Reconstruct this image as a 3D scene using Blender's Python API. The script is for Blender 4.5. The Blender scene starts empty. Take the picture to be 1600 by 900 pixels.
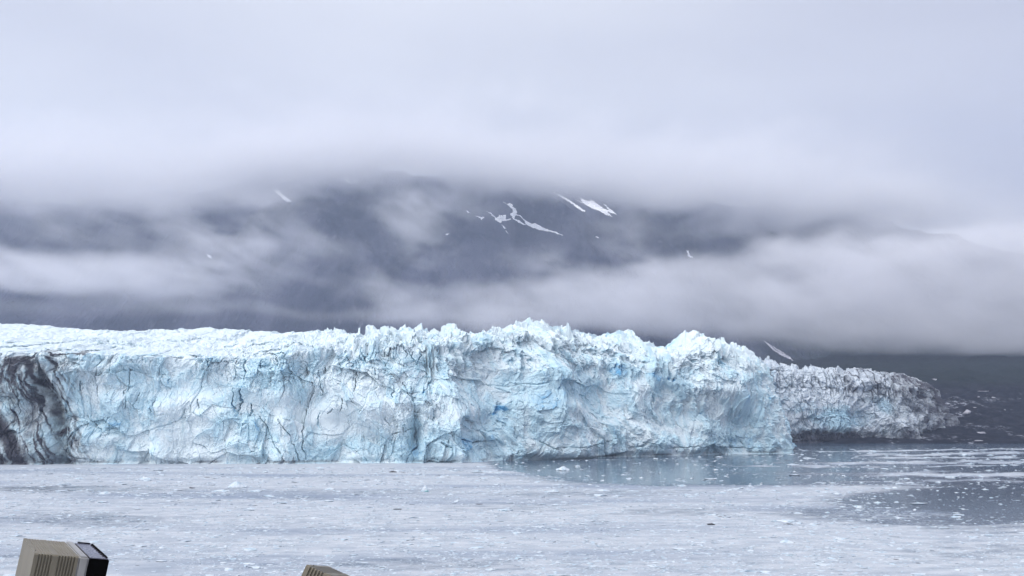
import bpy, bmesh, math, random
import numpy as np
from mathutils import Vector, Matrix, Euler

# ------------------------------------------------------------------ camera, sky, sun, exposure
F = 1555.0                       # focal length in photo pixels (1600 wide)
CAM_H = 25.0
TH = math.atan(207.0 / F)        # upward pitch
scn = bpy.context.scene
cd = bpy.data.cameras.new('camera'); cam = bpy.data.objects.new('camera', cd)
scn.collection.objects.link(cam); scn.camera = cam
cam.location = (0, 0, CAM_H); cam.rotation_euler = (math.pi / 2 + TH, 0, 0)
cd.sensor_width = 36; cd.lens = F / 1600 * 36; cd.clip_start = 0.1; cd.clip_end = 60000

SUN_EL, SUN_AZ = math.radians(52), math.radians(-128)     # azimuth measured from +Y towards +X
w = bpy.data.worlds.new('World'); scn.world = w; w.use_nodes = True
nt = w.node_tree; nt.nodes.clear()
def N(nt, t, **kw):
    n = nt.nodes.new(t)
    for k, v in kw.items(): setattr(n, k, v)
    return n
def L(nt, a, b): nt.links.new(a, b)
out = N(nt, 'ShaderNodeOutputWorld')
sky = N(nt, 'ShaderNodeTexSky', sky_type='NISHITA', sun_disc=False, sun_elevation=SUN_EL, sun_rotation=SUN_AZ)
sky.air_density = 1.0; sky.dust_density = 3.0
bgs = N(nt, 'ShaderNodeBackground'); L(nt, sky.outputs[0], bgs.inputs[0]); bgs.inputs[1].default_value = 0.05
tc = N(nt, 'ShaderNodeTexCoord'); sep = N(nt, 'ShaderNodeSeparateXYZ'); L(nt, tc.outputs['Generated'], sep.inputs[0])
nz = N(nt, 'ShaderNodeTexNoise'); nz.inputs['Scale'].default_value = 2.6; nz.inputs['Detail'].default_value = 4
nz.inputs['Roughness'].default_value = 0.45
mp = N(nt, 'ShaderNodeMapping'); mp.inputs['Scale'].default_value = (0.8, 0.8, 3.0); mp.inputs['Location'].default_value = (0.2, 0.4, 0.35)
L(nt, tc.outputs['Generated'], mp.inputs[0]); L(nt, mp.outputs[0], nz.inputs['Vector'])
cr = N(nt, 'ShaderNodeValToRGB')
cr.color_ramp.elements[0].position = 0.36; cr.color_ramp.elements[0].color = (0.575, 0.588, 0.645, 1)
cr.color_ramp.elements[1].position = 0.62; cr.color_ramp.elements[1].color = (0.670, 0.683, 0.728, 1)
L(nt, nz.outputs[0], cr.inputs[0])
# broad brightness change of the overcast across azimuth (x) and elevation (z)
xr = N(nt, 'ShaderNodeMapRange'); xr.inputs[1].default_value = 0.08; xr.inputs[2].default_value = 0.5
xr.inputs[3].default_value = 1.0; xr.inputs[4].default_value = 0.74; L(nt, sep.outputs[0], xr.inputs[0])
mul = N(nt, 'ShaderNodeMix', data_type='RGBA', blend_type='MULTIPLY'); mul.inputs[0].default_value = 1.0
L(nt, cr.outputs[0], mul.inputs[6])
cmb = N(nt, 'ShaderNodeCombineColor'); L(nt, xr.outputs[0], cmb.inputs[0]); L(nt, xr.outputs[0], cmb.inputs[1])
xr2 = N(nt, 'ShaderNodeMath', operation='POWER'); xr2.inputs[1].default_value = 0.75; L(nt, xr.outputs[0], xr2.inputs[0]); L(nt, xr2.outputs[0], cmb.inputs[2])
L(nt, cmb.outputs[0], mul.inputs[7])
bgc = N(nt, 'ShaderNodeBackground'); L(nt, mul.outputs[2], bgc.inputs[0]); bgc.inputs[1].default_value = 1.0
mx = N(nt, 'ShaderNodeMixShader'); mx.inputs[0].default_value = 0.9
L(nt, bgs.outputs[0], mx.inputs[1]); L(nt, bgc.outputs[0], mx.inputs[2]); L(nt, mx.outputs[0], out.inputs[0])

sd = bpy.data.lights.new('sun', 'SUN'); sun = bpy.data.objects.new('sun', sd); scn.collection.objects.link(sun)
sd.energy = 2.4; sd.angle = math.radians(60); sd.color = (1.0, 0.975, 0.95)
sdir = Vector((math.sin(SUN_AZ) * math.cos(SUN_EL), math.cos(SUN_AZ) * math.cos(SUN_EL), math.sin(SUN_EL)))
sun.rotation_euler = sdir.to_track_quat('Z', 'Y').to_euler()
scn.view_settings.view_transform = 'Standard'; scn.view_settings.look = 'None'
scn.view_settings.exposure = 0.45; scn.view_settings.gamma = 1.0
cy = scn.cycles
cy.use_adaptive_sampling = True; cy.adaptive_threshold = 0.04
cy.max_bounces = 10; cy.diffuse_bounces = 3; cy.glossy_bounces = 2; cy.transmission_bounces = 2; cy.volume_bounces = 8
cy.transparent_max_bounces = 8
cy.use_denoising = True
cy.volume_step_rate = 10.0; cy.volume_max_steps = 256

# ------------------------------------------------------------------ helpers
CT, ST = math.cos(TH), math.sin(TH)
def ray(px, py):
    """world direction with unit y... for photo pixel (px, py)"""
    px = np.asarray(px, float); py = np.asarray(py, float)
    u = (450.0 - py) / F
    return (px - 800.0) / F, CT - ST * u, ST + CT * u
def at(px, py, Y):
    dx, dy, dz = ray(px, py); k = Y / dy
    return dx * k, Y + 0 * k, CAM_H + dz * k
def ground(px, py, z=0.0):
    dx, dy, dz = ray(px, py); k = (z - CAM_H) / dz
    return dx * k, dy * k
def to_px(X, Y, Z):
    d = Y * CT + (Z - CAM_H) * ST; u = -Y * ST + (Z - CAM_H) * CT
    return 800 + F * X / d, 450 - F * u / d
def sm(a, b, x):
    t = np.clip((x - a) / (b - a), 0, 1); return t * t * (3 - 2 * t)

def hsh(ix, iy, iz, s):
    h = (ix.astype(np.int64) * 374761393 + iy.astype(np.int64) * 668265263 + iz.astype(np.int64) * 2147483647 * 3 + s * 1274126177) & 0xFFFFFFFF
    h = ((h ^ (h >> 13)) * 1274126177) & 0xFFFFFFFF
    h = ((h ^ (h >> 16)) * 2246822519) & 0xFFFFFFFF
    return ((h ^ (h >> 15)) & 0xFFFFFF) / float(0xFFFFFF)
def noise2(x, y, s=0):
    ix, iy = np.floor(x), np.floor(y); fx, fy = x - ix, y - iy
    fx = fx * fx * fx * (fx * (fx * 6 - 15) + 10); fy = fy * fy * fy * (fy * (fy * 6 - 15) + 10)
    z = np.zeros_like(ix)
    def g(a, b):
        t = hsh(ix + a, iy + b, z, s) * 2 * math.pi
        return np.cos(t) * (x - ix - a) + np.sin(t) * (y - iy - b)
    return 1.5 * ((g(0, 0) * (1 - fx) + g(1, 0) * fx) * (1 - fy) + (g(0, 1) * (1 - fx) + g(1, 1) * fx) * fy)
def noise3(x, y, z, s=0):
    ix, iy, iz = np.floor(x), np.floor(y), np.floor(z); fx, fy, fz = x - ix, y - iy, z - iz
    fx = fx * fx * (3 - 2 * fx); fy = fy * fy * (3 - 2 * fy); fz = fz * fz * (3 - 2 * fz)
    r = 0
    for a in (0, 1):
        for b in (0, 1):
            for c in (0, 1):
                r = r + hsh(ix + a, iy + b, iz + c, s) * (fx if a else 1 - fx) * (fy if b else 1 - fy) * (fz if c else 1 - fz)
    return r * 2 - 1
def fbm2(x, y, o=5, s=0, g=0.5):
    r = 0; a = 1.0
    for i in range(o):
        r = r + a * noise2(x * 2 ** i + 17.3 * i, y * 2 ** i - 9.1 * i, s + i); a *= g
    return r
def fbm3(x, y, z, o=4, s=0, g=0.5):
    r = 0; a = 1.0
    for i in range(o):
        r = r + a * noise3(x * 2 ** i + 7.3 * i, y * 2 ** i - 9.1 * i, z * 2 ** i, s + i); a *= g
    return r
def ridged(x, y, o=4, s=0):
    r = 0; a = 1.0
    for i in range(o):
        r = r + a * (1 - np.abs(noise2(x * 2 ** i + 3.7 * i, y * 2 ** i + 5.1 * i, s + i)) * 1.6); a *= 0.5
    return r / 1.9
def facets(x, y, s=0, tilt=1.0, step=0.5):
    """broken-ice relief: every cell is a tilted plane; also returns distance to the cell border"""
    ix, iy = np.floor(x), np.floor(y)
    f1 = np.full(x.shape, 9.0); f2 = np.full(x.shape, 9.0); h = np.zeros(x.shape)
    z = np.zeros_like(ix)
    for a in (-1, 0, 1):
        for b in (-1, 0, 1):
            cx, cy_ = ix + a, iy + b
            qx = cx + 0.1 + 0.8 * hsh(cx, cy_, z, s); qy = cy_ + 0.1 + 0.8 * hsh(cx, cy_, z, s + 1)
            d = (x - qx) ** 2 + (y - qy) ** 2
            gx = hsh(cx, cy_, z, s + 2) * 2 - 1; gy = hsh(cx, cy_, z, s + 3) * 2 - 1; o = hsh(cx, cy_, z, s + 4) * 2 - 1
            hh = step * o + tilt * (gx * (x - qx) + gy * (y - qy))
            m = d < f1
            f2 = np.where(m, f1, np.minimum(f2, d)); h = np.where(m, hh, h); f1 = np.where(m, d, f1)
    return h, np.sqrt(f2) - np.sqrt(f1)

col = scn.collection
def tag(o, label=None, cat=None, group=None, kind=None):
    if label: o['label'] = label
    if cat: o['category'] = cat
    if group: o['group'] = group
    if kind: o['kind'] = kind
    return o
def mesh_obj(name, V, Fc, mat, parent=None, attrs=None, smooth=False):
    me = bpy.data.meshes.new(name)
    V = np.asarray(V, np.float32); Fc = np.asarray(Fc, np.int32)
    n = Fc.shape[1]
    me.vertices.add(len(V)); me.vertices.foreach_set('co', V.ravel())
    me.loops.add(Fc.size); me.loops.foreach_set('vertex_index', Fc.ravel())
    me.polygons.add(len(Fc)); me.polygons.foreach_set('loop_start', np.arange(0, Fc.size, n, dtype=np.int32))
    me.polygons.foreach_set('loop_total', np.full(len(Fc), n, np.int32))
    me.polygons.foreach_set('use_smooth', np.full(len(Fc), smooth, bool))
    me.update(calc_edges=True)
    for k, v in (attrs or {}).items():
        a = me.attributes.new(k, 'FLOAT', 'POINT'); a.data.foreach_set('value', np.asarray(v, np.float32).ravel())
    if mat: me.materials.append(mat)
    o = bpy.data.objects.new(name, me); col.objects.link(o); o.parent = parent
    return o
def grid_faces(nu, nv):
    i = np.arange(nu * nv).reshape(nu, nv)
    return np.stack([i[:-1, :-1], i[1:, :-1], i[1:, 1:], i[:-1, 1:]], -1).reshape(-1, 4)

def mat_new(name):
    m = bpy.data.materials.new(name); m.use_nodes = True
    return m, m.node_tree, m.node_tree.nodes['Principled BSDF']
def attr(nt, name):
    n = N(nt, 'ShaderNodeAttribute'); n.attribute_name = name; return n.outputs['Fac']
def texn(nt, scale, detail=4, rough=0.5, stretch=(1, 1, 1), dist=0):
    g = N(nt, 'ShaderNodeNewGeometry'); m = N(nt, 'ShaderNodeMapping'); m.inputs['Scale'].default_value = stretch
    L(nt, g.outputs['Position'], m.inputs[0])
    n = N(nt, 'ShaderNodeTexNoise'); n.inputs['Scale'].default_value = scale; n.inputs['Detail'].default_value = detail
    n.inputs['Roughness'].default_value = rough; n.inputs['Distortion'].default_value = dist
    L(nt, m.outputs[0], n.inputs['Vector']); return n.outputs[0]
def mrange(nt, v, a, b, c=0.0, d=1.0, smooth=True):
    n = N(nt, 'ShaderNodeMapRange'); 
    if smooth: n.interpolation_type = 'SMOOTHSTEP'
    for i, q in enumerate((a, b, c, d)): n.inputs[i + 1].default_value = q
    L(nt, v, n.inputs[0]); return n.outputs[0]
def mixc(nt, f, a, b):
    n = N(nt, 'ShaderNodeMix', data_type='RGBA')
    if hasattr(f, 'links') or hasattr(f, 'is_linked'): L(nt, f, n.inputs[0])
    else: n.inputs[0].default_value = f
    for k, q in ((6, a), (7, b)):
        if isinstance(q, tuple): n.inputs[k].default_value = (*q, 1)
        else: L(nt, q, n.inputs[k])
    return n.outputs[2]
def math_(nt, op, a, b=None):
    n = N(nt, 'ShaderNodeMath', operation=op)
    for k, q in ((0, a), (1, b)):
        if q is None: continue
        if isinstance(q, (int, float)): n.inputs[k].default_value = q
        else: L(nt, q, n.inputs[k])
    return n.outputs[0]
def bump(nt, b, h, dist, strength=0.6):
    n = N(nt, 'ShaderNodeBump'); n.inputs['Strength'].default_value = strength; n.inputs['Distance'].default_value = dist
    L(nt, h, n.inputs['Height']); L(nt, n.outputs[0], b.inputs['Normal'])

# ------------------------------------------------------------------ materials
def ice_material(name, white, blue, deep, grime):
    m, nt, b = mat_new(name)
    n1 = texn(nt, 0.035, 5, 0.6, (1, 1, 0.8)); n2 = texn(nt, 0.35, 4, 0.6, (1, 1, 0.9))
    f1 = math_(nt, 'ADD', attr(nt, 'blue'), math_(nt, 'MULTIPLY', math_(nt, 'SUBTRACT', n1, 0.5), 0.8))
    f1 = math_(nt, 'ADD', f1, math_(nt, 'MULTIPLY', math_(nt, 'SUBTRACT', n2, 0.5), 0.6))
    c = mixc(nt, mrange(nt, f1, 0.15, 0.85), white, blue)
    c = mixc(nt, mrange(nt, f1, 0.95, 1.6), c, deep)
    n3 = texn(nt, 0.6, 5, 0.7, (1, 1, 0.75))
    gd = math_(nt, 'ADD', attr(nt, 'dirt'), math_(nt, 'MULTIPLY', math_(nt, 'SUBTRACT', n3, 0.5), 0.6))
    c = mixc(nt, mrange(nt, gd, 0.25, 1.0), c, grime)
    L(nt, c, b.inputs['Base Color']); b.inputs['Roughness'].default_value = 0.55; b.inputs['Specular IOR Level'].default_value = 0.25
    bump(nt, b, texn(nt, 0.5, 6, 0.7), 1.0, 0.5)
    return m
M = {}
M['ice'] = ice_material('glacier_ice', (0.70, 0.795, 0.84), (0.52, 0.705, 0.795), (0.13, 0.39, 0.64), (0.045, 0.045, 0.06))
M['old_ice'] = ice_material('dirty_glacier_ice', (0.56, 0.62, 0.68), (0.38, 0.54, 0.64), (0.19, 0.37, 0.51), (0.07, 0.07, 0.09))

m, nt, b = mat_new('brash_ice_white')
oi = N(nt, 'ShaderNodeObjectInfo')
c = mixc(nt, mrange(nt, texn(nt, 0.7, 3), 0.4, 0.65), (0.60, 0.66, 0.72), (0.42, 0.54, 0.63))
c = mixc(nt, attr(nt, 'tone'), c, (0.28, 0.33, 0.40))
L(nt, c, b.inputs['Base Color']); b.inputs['Roughness'].default_value = 0.45; M['floe'] = m
m, nt, b = mat_new('teal_ice'); b.inputs['Base Color'].default_value = (0.25, 0.52, 0.55, 1); b.inputs['Roughness'].default_value = 0.25; M['teal'] = m
m, nt, b = mat_new('dirty_ice')
c = mixc(nt, mrange(nt, texn(nt, 1.5, 4), 0.4, 0.6), (0.035, 0.035, 0.04), (0.10, 0.10, 0.11))
L(nt, c, b.inputs['Base Color']); b.inputs['Roughness'].default_value = 0.5; M['dirty'] = m

# water: dark fjord water, with a slush of finely broken ice where the attribute 'slush' says so
m, nt, b = mat_new('fjord_water')
s = attr(nt, 'slush')
na = texn(nt, 0.012, 5, 0.55, (0.35, 1, 1)); nb = texn(nt, 0.25, 5, 0.65, (0.5, 1, 1)); nc = texn(nt, 1.6, 3, 0.6, (0.6, 1, 1))
t = math_(nt, 'ADD', s, math_(nt, 'MULTIPLY', math_(nt, 'SUBTRACT', na, 0.5), 1.7))
t = math_(nt, 'ADD', t, math_(nt, 'MULTIPLY', math_(nt, 'SUBTRACT', nb, 0.5), 0.9))
t = math_(nt, 'ADD', t, math_(nt, 'MULTIPLY', math_(nt, 'SUBTRACT', nc, 0.5), 0.5))
cover = mrange(nt, t, 0.25, 0.85)
slc = mixc(nt, mrange(nt, nb, 0.35, 0.65), (0.36, 0.405, 0.465), (0.51, 0.54, 0.585))
slc = mixc(nt, mrange(nt, texn(nt, 0.02, 4, 0.6, (0.3, 1, 1)), 0.45, 0.68, 0, 0.75), slc, (0.20, 0.25, 0.34))
wc = mixc(nt, mrange(nt, texn(nt, 0.004, 3), 0.4, 0.6), (0.035, 0.06, 0.10), (0.06, 0.10, 0.15))
L(nt, mixc(nt, cover, wc, slc), b.inputs['Base Color'])
L(nt, mrange(nt, cover, 0, 1, 0.12, 0.6, False), b.inputs['Roughness'])
b.inputs['IOR'].default_value = 1.33; L(nt, mrange(nt, cover, 0, 1, 0.42, 0.15, False), b.inputs['Specular IOR Level'])
bump(nt, b, math_(nt, 'ADD', math_(nt, 'MULTIPLY', texn(nt, 0.9, 3, 0.5, (0.5, 1, 1)), 0.10), math_(nt, 'MULTIPLY', nc, cover)), 0.12, 0.5)
M['water'] = m

m, nt, b = mat_new('mountain_rock')
n1 = texn(nt, 0.004, 6, 0.6, (1.6, 0.5, 0.5), 0.6); n2 = texn(nt, 0.03, 5, 0.65, (1.5, 0.6, 0.5))
c = mixc(nt, mrange(nt, n1, 0.40, 0.60), (0.010, 0.013, 0.030), (0.060, 0.065, 0.100))
c = mixc(nt, mrange(nt, n2, 0.56, 0.74, 0, 0.8), c, (0.12, 0.125, 0.16))
c = mixc(nt, math_(nt, 'MULTIPLY', attr(nt, 'green'), mrange(nt, n2, 0.3, 0.6, 0.5, 1)), c, (0.011, 0.018, 0.013))
L(nt, c, b.inputs['Base Color']); b.inputs['Roughness'].default_value = 0.95; b.inputs['Specular IOR Level'].default_value = 0.03
bump(nt, b, n2, 30, 1.0)
M['rock'] = m
m, nt, b = mat_new('moraine_gravel')
n2 = texn(nt, 0.08, 6, 0.7)
c = mixc(nt, mrange(nt, n2, 0.4, 0.7), (0.008, 0.009, 0.015), (0.026, 0.027, 0.037))
c = mixc(nt, math_(nt, 'MULTIPLY', attr(nt, 'green'), mrange(nt, n2, 0.3, 0.6, 0.6, 1)), c, (0.009, 0.014, 0.011))
c = mixc(nt, math_(nt, 'MULTIPLY', attr(nt, 'ice'), mrange(nt, texn(nt, 0.16, 6, 0.75), 0.5, 0.62)), c, (0.34, 0.36, 0.42))
L(nt, c, b.inputs['Base Color']); b.inputs['Roughness'].default_value = 1.0; b.inputs['Specular IOR Level'].default_value = 0.03; bump(nt, b, n2, 4, 0.7); M['moraine'] = m
m, nt, b = mat_new('old_snow')
L(nt, mixc(nt, mrange(nt, texn(nt, 0.05, 4), 0.4, 0.7), (0.92, 0.93, 0.95), (0.72, 0.74, 0.79)), b.inputs['Base Color']); b.inputs['Roughness'].default_value = 0.7; M['snow'] = m

m, nt, b = mat_new('grey_snow'); L(nt, mixc(nt, mrange(nt, texn(nt, 0.08, 5), 0.35, 0.65), (0.46, 0.46, 0.51), (0.28, 0.28, 0.33)), b.inputs['Base Color']); b.inputs['Roughness'].default_value = 0.8; M['grey_snow'] = m

# ------------------------------------------------------------------ water sheet
# slush cover is mapped on the water: key regions given as polygons/ellipses of the water plane
def slush_at(X, Y):
    px, py = to_px(X, Y, 0 * X)
    s = np.full(X.shape, 0.95)
    def ell(cx, cy_, rx, ry, v, soft=0.6):
        nonlocal s
        d = np.sqrt(((px - cx) / rx) ** 2 + ((py - cy_) / ry) ** 2)
        k = 1 - sm(1 - soft, 1 + soft * 0.4, d); s = s * (1 - k) + v * k
    # open leads and calm water
    far = sm(760, 980, px) * (1 - sm(752, 764, py + 0.0 * px))
    s = s * (1 - far) + 0.15 * far
    lead = sm(735, 800, px) * (1 - sm(-1, 2.5, py - np.interp(px, [700, 740, 780, 850, 950, 1000, 1100], [722, 727, 734, 741, 748, 757, 762]) - 1.5 * noise2(px / 30, py * 0 + .5, 47))) * (1 - sm(1000, 1100, px))
    s = s * (1 - lead) + 0.12 * lead
    ell(1130, 745, 200, 13, 0.16)
    # streaks on the right
    for yy, x0, a, th in ((703, 1270, .9, 1.6), (709, 1300, 1.0, 2.2), (716, 1330, .9, 2.2), (722, 1180, 1.0, 3.2), (728, 1120, .75, 2.0), (742, 1350, .75, 5.5), (752, 1290, .6, 6.0)):
        k = np.exp(-((py - yy - 1.5 * np.sin(px / 90.0 + yy) - 2.2 * noise2(px / 70, py / 9, 41)) / (th * (1 + .5 * noise2(px / 35, py / 5, 42)))) ** 2) * sm(x0 - 60, x0 + 80, px) * a * (0.75 + 0.6 * noise2(px / 50, py / 4, 43))
        s = np.maximum(s, k)
    ell(1560, 783, 260, 26, -0.45); ell(1480, 812, 230, 14, 0.3); ell(1350, 802, 200, 12, 0.5); ell(1560, 828, 200, 10, 0.5)
    ell(1560, 860, 200, 26, 0.78); ell(930, 775, 160, 14, 0.72); ell(1050, 800, 120, 10, 0.62)
    ell(330, 775, 380, 22, 0.74); ell(120, 765, 160, 8, 0.72); ell(800, 790, 160, 12, 0.7); ell(130, 812, 150, 14, 0.72); ell(620, 880, 300, 14, 0.8)
    ell(400, 738, 380, 10, 1.1)
    return s
rows_y = np.concatenate([[-400, -50, 40, 80], 25 * F / np.linspace(300, 33.5, 620), [1300, 1600, 2200, 3500, 8000, 30000]])
us = np.concatenate([[-6, -2.5, -1.2], np.linspace(-0.62, 0.62, 900), [1.2, 2.5, 6]])
UU, YY = np.meshgrid(us, rows_y, indexing='ij'); XX = UU * np.maximum(YY, 60)
sl = slush_at(XX, np.maximum(YY, 60.0))
mesh_obj('water', np.stack([XX, YY, 0 * XX], -1).reshape(-1, 3), grid_faces(*XX.shape), M['water'], attrs={'slush': sl}, smooth=True)['kind'] = 'structure'

# ------------------------------------------------------------------ mountain
RX = [-900, -300, 0, 200, 300, 450, 550, 650, 800, 950, 1100, 1300, 1450, 1600, 1900, 2600]
RYpx = [345, 335, 310, 304, 292, 274, 258, 262, 268, 280, 312, 322, 356, 395, 400, 410]
YR = 4000.0
def foot(a): return 2350 - 250 * sm(1150, 1330, a)
def mtn(X, Y):
    a = 800 + F * X / np.maximum(Y, 500)           # azimuth in photo pixels
    rz = at(800, np.interp(a, RX, RYpx), YR)[2]
    ft = foot(a); t = (Y - ft) / (YR - ft)
    zr = rz * np.clip(t, 0, 1) ** (1.0 + 0.25 * sm(1150, 1330, a))
    zr = np.where(Y > YR, rz - (Y - YR) * 0.35, zr)
    k = np.clip(t, 0, 1) ** 0.5
    wx = X + 90 * fbm2(X / 700, Y / 700, 3, 5)
    g = ridged((wx + 0.5 * (Y - 2400)) / 420, Y / 1500, 5, 11) - 0.75
    g2 = fbm2(X / 160 + 0.8 * Y / 400, Y / 260, 4, 31)
    zr = zr + k * (150 * g + 26 * g2) * (1 - 0.65 * sm(3700, 4000, Y))
    # the darker buttress that stands out left of centre
    zr = zr + 70 * k * np.exp(-((a - 470 - 0.10 * (3600 - Y)) / 55.0) ** 2) * sm(2500, 3200, Y)
    return np.where(Y < ft, -15 + 0 * zr, zr)
ax = np.linspace(-700, 2300, 760); yy = np.concatenate([np.linspace(1450, 4200, 420), np.linspace(4260, 6500, 30)])
AA, YY = np.meshgrid(ax, yy, indexing='ij'); XX = (AA - 800) / F * YY
ZZ = mtn(XX, YY)
px_, py_ = to_px(XX, YY, ZZ)
green = sm(1080, 1300, AA) * (1 - sm(260, 420, ZZ))
mountain = mesh_obj('mountain', np.stack([XX, YY, ZZ], -1).reshape(-1, 3), grid_faces(*XX.shape), M['rock'], attrs={'green': green}, smooth=True)
mountain['kind'] = 'structure'; mountain['label'] = 'dark rocky mountain wall with snow streaks behind the glacier'

def hit_mtn(px, py):
    Ys = np.linspace(1500, 4400, 900)
    X, Y, Z = at(np.asarray(px)[:, None], np.asarray(py)[:, None], Ys[None, :])
    hgt = mtn(X, Y); below = Z < hgt; k = np.argmax(below, 1); k = np.where(below.any(1), k, len(Ys) - 1)
    r = np.arange(len(k)); return X[r, k], Y[r, k], Z[r, k]
def snow_patch(poly, mat='snow'):
    bm = bmesh.new(); vs = [bm.verts.new((x, -y, 0)) for x, y in poly]; bm.faces.new(vs)
    bmesh.ops.triangulate(bm, faces=bm.faces[:])
    for _ in range(4):
        es = [e for e in bm.edges if e.calc_length() > 1.6]
        if not es: break
        bmesh.ops.subdivide_edges(bm, edges=es, cuts=1); bmesh.ops.triangulate(bm, faces=[f for f in bm.faces if len(f.verts) > 3])
    P = np.array([v.co[:2] for v in bm.verts]); P[:, 1] *= -1
    P = P + 1.1 * np.stack([fbm2(P[:, 0] / 3, P[:, 1] / 3, 3, 1), fbm2(P[:, 0] / 3, P[:, 1] / 3, 3, 2)], -1)
    X, Y, Z = hit_mtn(P[:, 0], P[:, 1])
    cp = np.array([0, 0, CAM_H]); Q = np.stack([X, Y, Z], -1); Q = Q + (cp - Q) / np.linalg.norm(cp - Q, axis=1)[:, None] * 9
    for v, q in zip(bm.verts, Q): v.co = q
    me = bpy.data.meshes.new('snow_patch'); bm.to_mesh(me); bm.free(); me.materials.append(M[mat])
    o = bpy.data.objects.new('snow_patch', me); col.objects.link(o); o.parent = mountain
def z4(pts, x0=680, y0=290, k=300 / 1600): return [(x0 + a * k, y0 + b * k) for a, b in pts]
snow_patch(z4([(565, 135), (600, 155), (618, 145), (640, 152), (648, 172), (668, 190), (684, 215), (675, 236), (715, 252), (745, 285), (800, 318), (835, 315), (880, 340), (930, 365), (1000, 382), (1075, 417), (1030, 408), (985, 392), (930, 380), (870, 372), (800, 345), (760, 328), (745, 295), (715, 262), (680, 245), (665, 255), (660, 275), (700, 292), (735, 315), (770, 330), (730, 325), (690, 305), (650, 282), (640, 262), (625, 245), (628, 228), (645, 222), (645, 205), (620, 175)]))
snow_patch(z4([(427, 212), (450, 220), (480, 240), (505, 265), (530, 262), (532, 240), (545, 250), (590, 240), (585, 282), (630, 275), (632, 285), (560, 298), (545, 312), (520, 300), (497, 285), (500, 268), (470, 245)]))
snow_patch(z4([(553, 320), (568, 335), (592, 360), (580, 362), (566, 345)])); snow_patch(z4([(582, 372), (600, 385), (612, 400), (596, 394)]))
snow_patch(z4([(256, 208), (275, 215), (294, 230), (272, 226)])); snow_patch(z4([(330, 250), (365, 256), (412, 264), (398, 278), (392, 290), (375, 270)]))
snow_patch(z4([(80, 404), (105, 398), (120, 404), (100, 410)])); snow_patch(z4([(1332, 424), (1352, 428), (1366, 438), (1350, 436)]))
snow_patch(z4([(975, 45), (1040, 80), (1120, 120), (1180, 160), (1225, 195), (1252, 208), (1240, 222), (1210, 205), (1150, 160), (1090, 120), (1030, 85)]))
snow_patch(z4([(1170, 118), (1230, 140), (1210, 105), (1270, 130), (1300, 115), (1370, 165), (1420, 200), (1450, 205), (1400, 150), (1480, 210), (1520, 244), (1480, 232), (1430, 215), (1482, 266), (1420, 240), (1370, 210), (1320, 195), (1260, 162)]))
snow_patch([(425, 294), (436, 298), (444, 306), (456, 315), (448, 315), (438, 307), (430, 301)]); snow_patch([(536, 278), (544, 281), (550, 287), (542, 284)]); snow_patch([(552, 281), (560, 283), (554, 286)])
snow_patch([(1072, 391), (1076, 392), (1078, 399), (1084, 404), (1076, 401)]); snow_patch([(323, 397), (328, 399), (332, 404), (325, 402)])
snow_patch([(1193, 532), (1203, 538), (1218, 547), (1233, 556), (1243, 566), (1252, 571), (1240, 571), (1236, 562), (1222, 556), (1208, 547)], 'grey_snow')

# moraine: the dark debris slope at the right between the ice and the mountain
axm = np.linspace(1150, 2300, 460); ym = np.concatenate([np.linspace(1085, 1700, 260), np.linspace(1710, 2450, 60)])
AA, YY = np.meshgrid(axm, ym, indexing='ij'); XX = (AA - 800) / F * YY
def mor_height(XX, YY):
    AA = 800 + F * XX / YY; t = (YY - 1100) / 500.0
    ZZ = 82 * np.sign(t) * np.abs(t) ** 0.85
    ZZ = np.where(t > 1, 82 + (YY - 1600) * 0.125, ZZ) + (9 * fbm2(XX / 70, YY / 60, 5, 3) + 3 * ridged(XX / 25, YY / 40, 3, 8)) * sm(0, 0.25, t)
    return np.maximum(ZZ - 30 * (1 - sm(1180, 1330, AA)), -4)
ZZ = mor_height(XX, YY)
mesh_obj('moraine', np.stack([XX, YY, ZZ], -1).reshape(-1, 3), grid_faces(*XX.shape), M['moraine'], attrs={'green': sm(70, 92, ZZ + 8 * fbm2(XX / 60, YY / 60, 3, 9)), 'ice': sm(0.25, 0.6, fbm2(XX / 45, YY / 60, 4, 19)) * (1 - sm(1580, 1640, AA)) * (1 - sm(45, 75, ZZ))}, smooth=True)['kind'] = 'structure'

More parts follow.
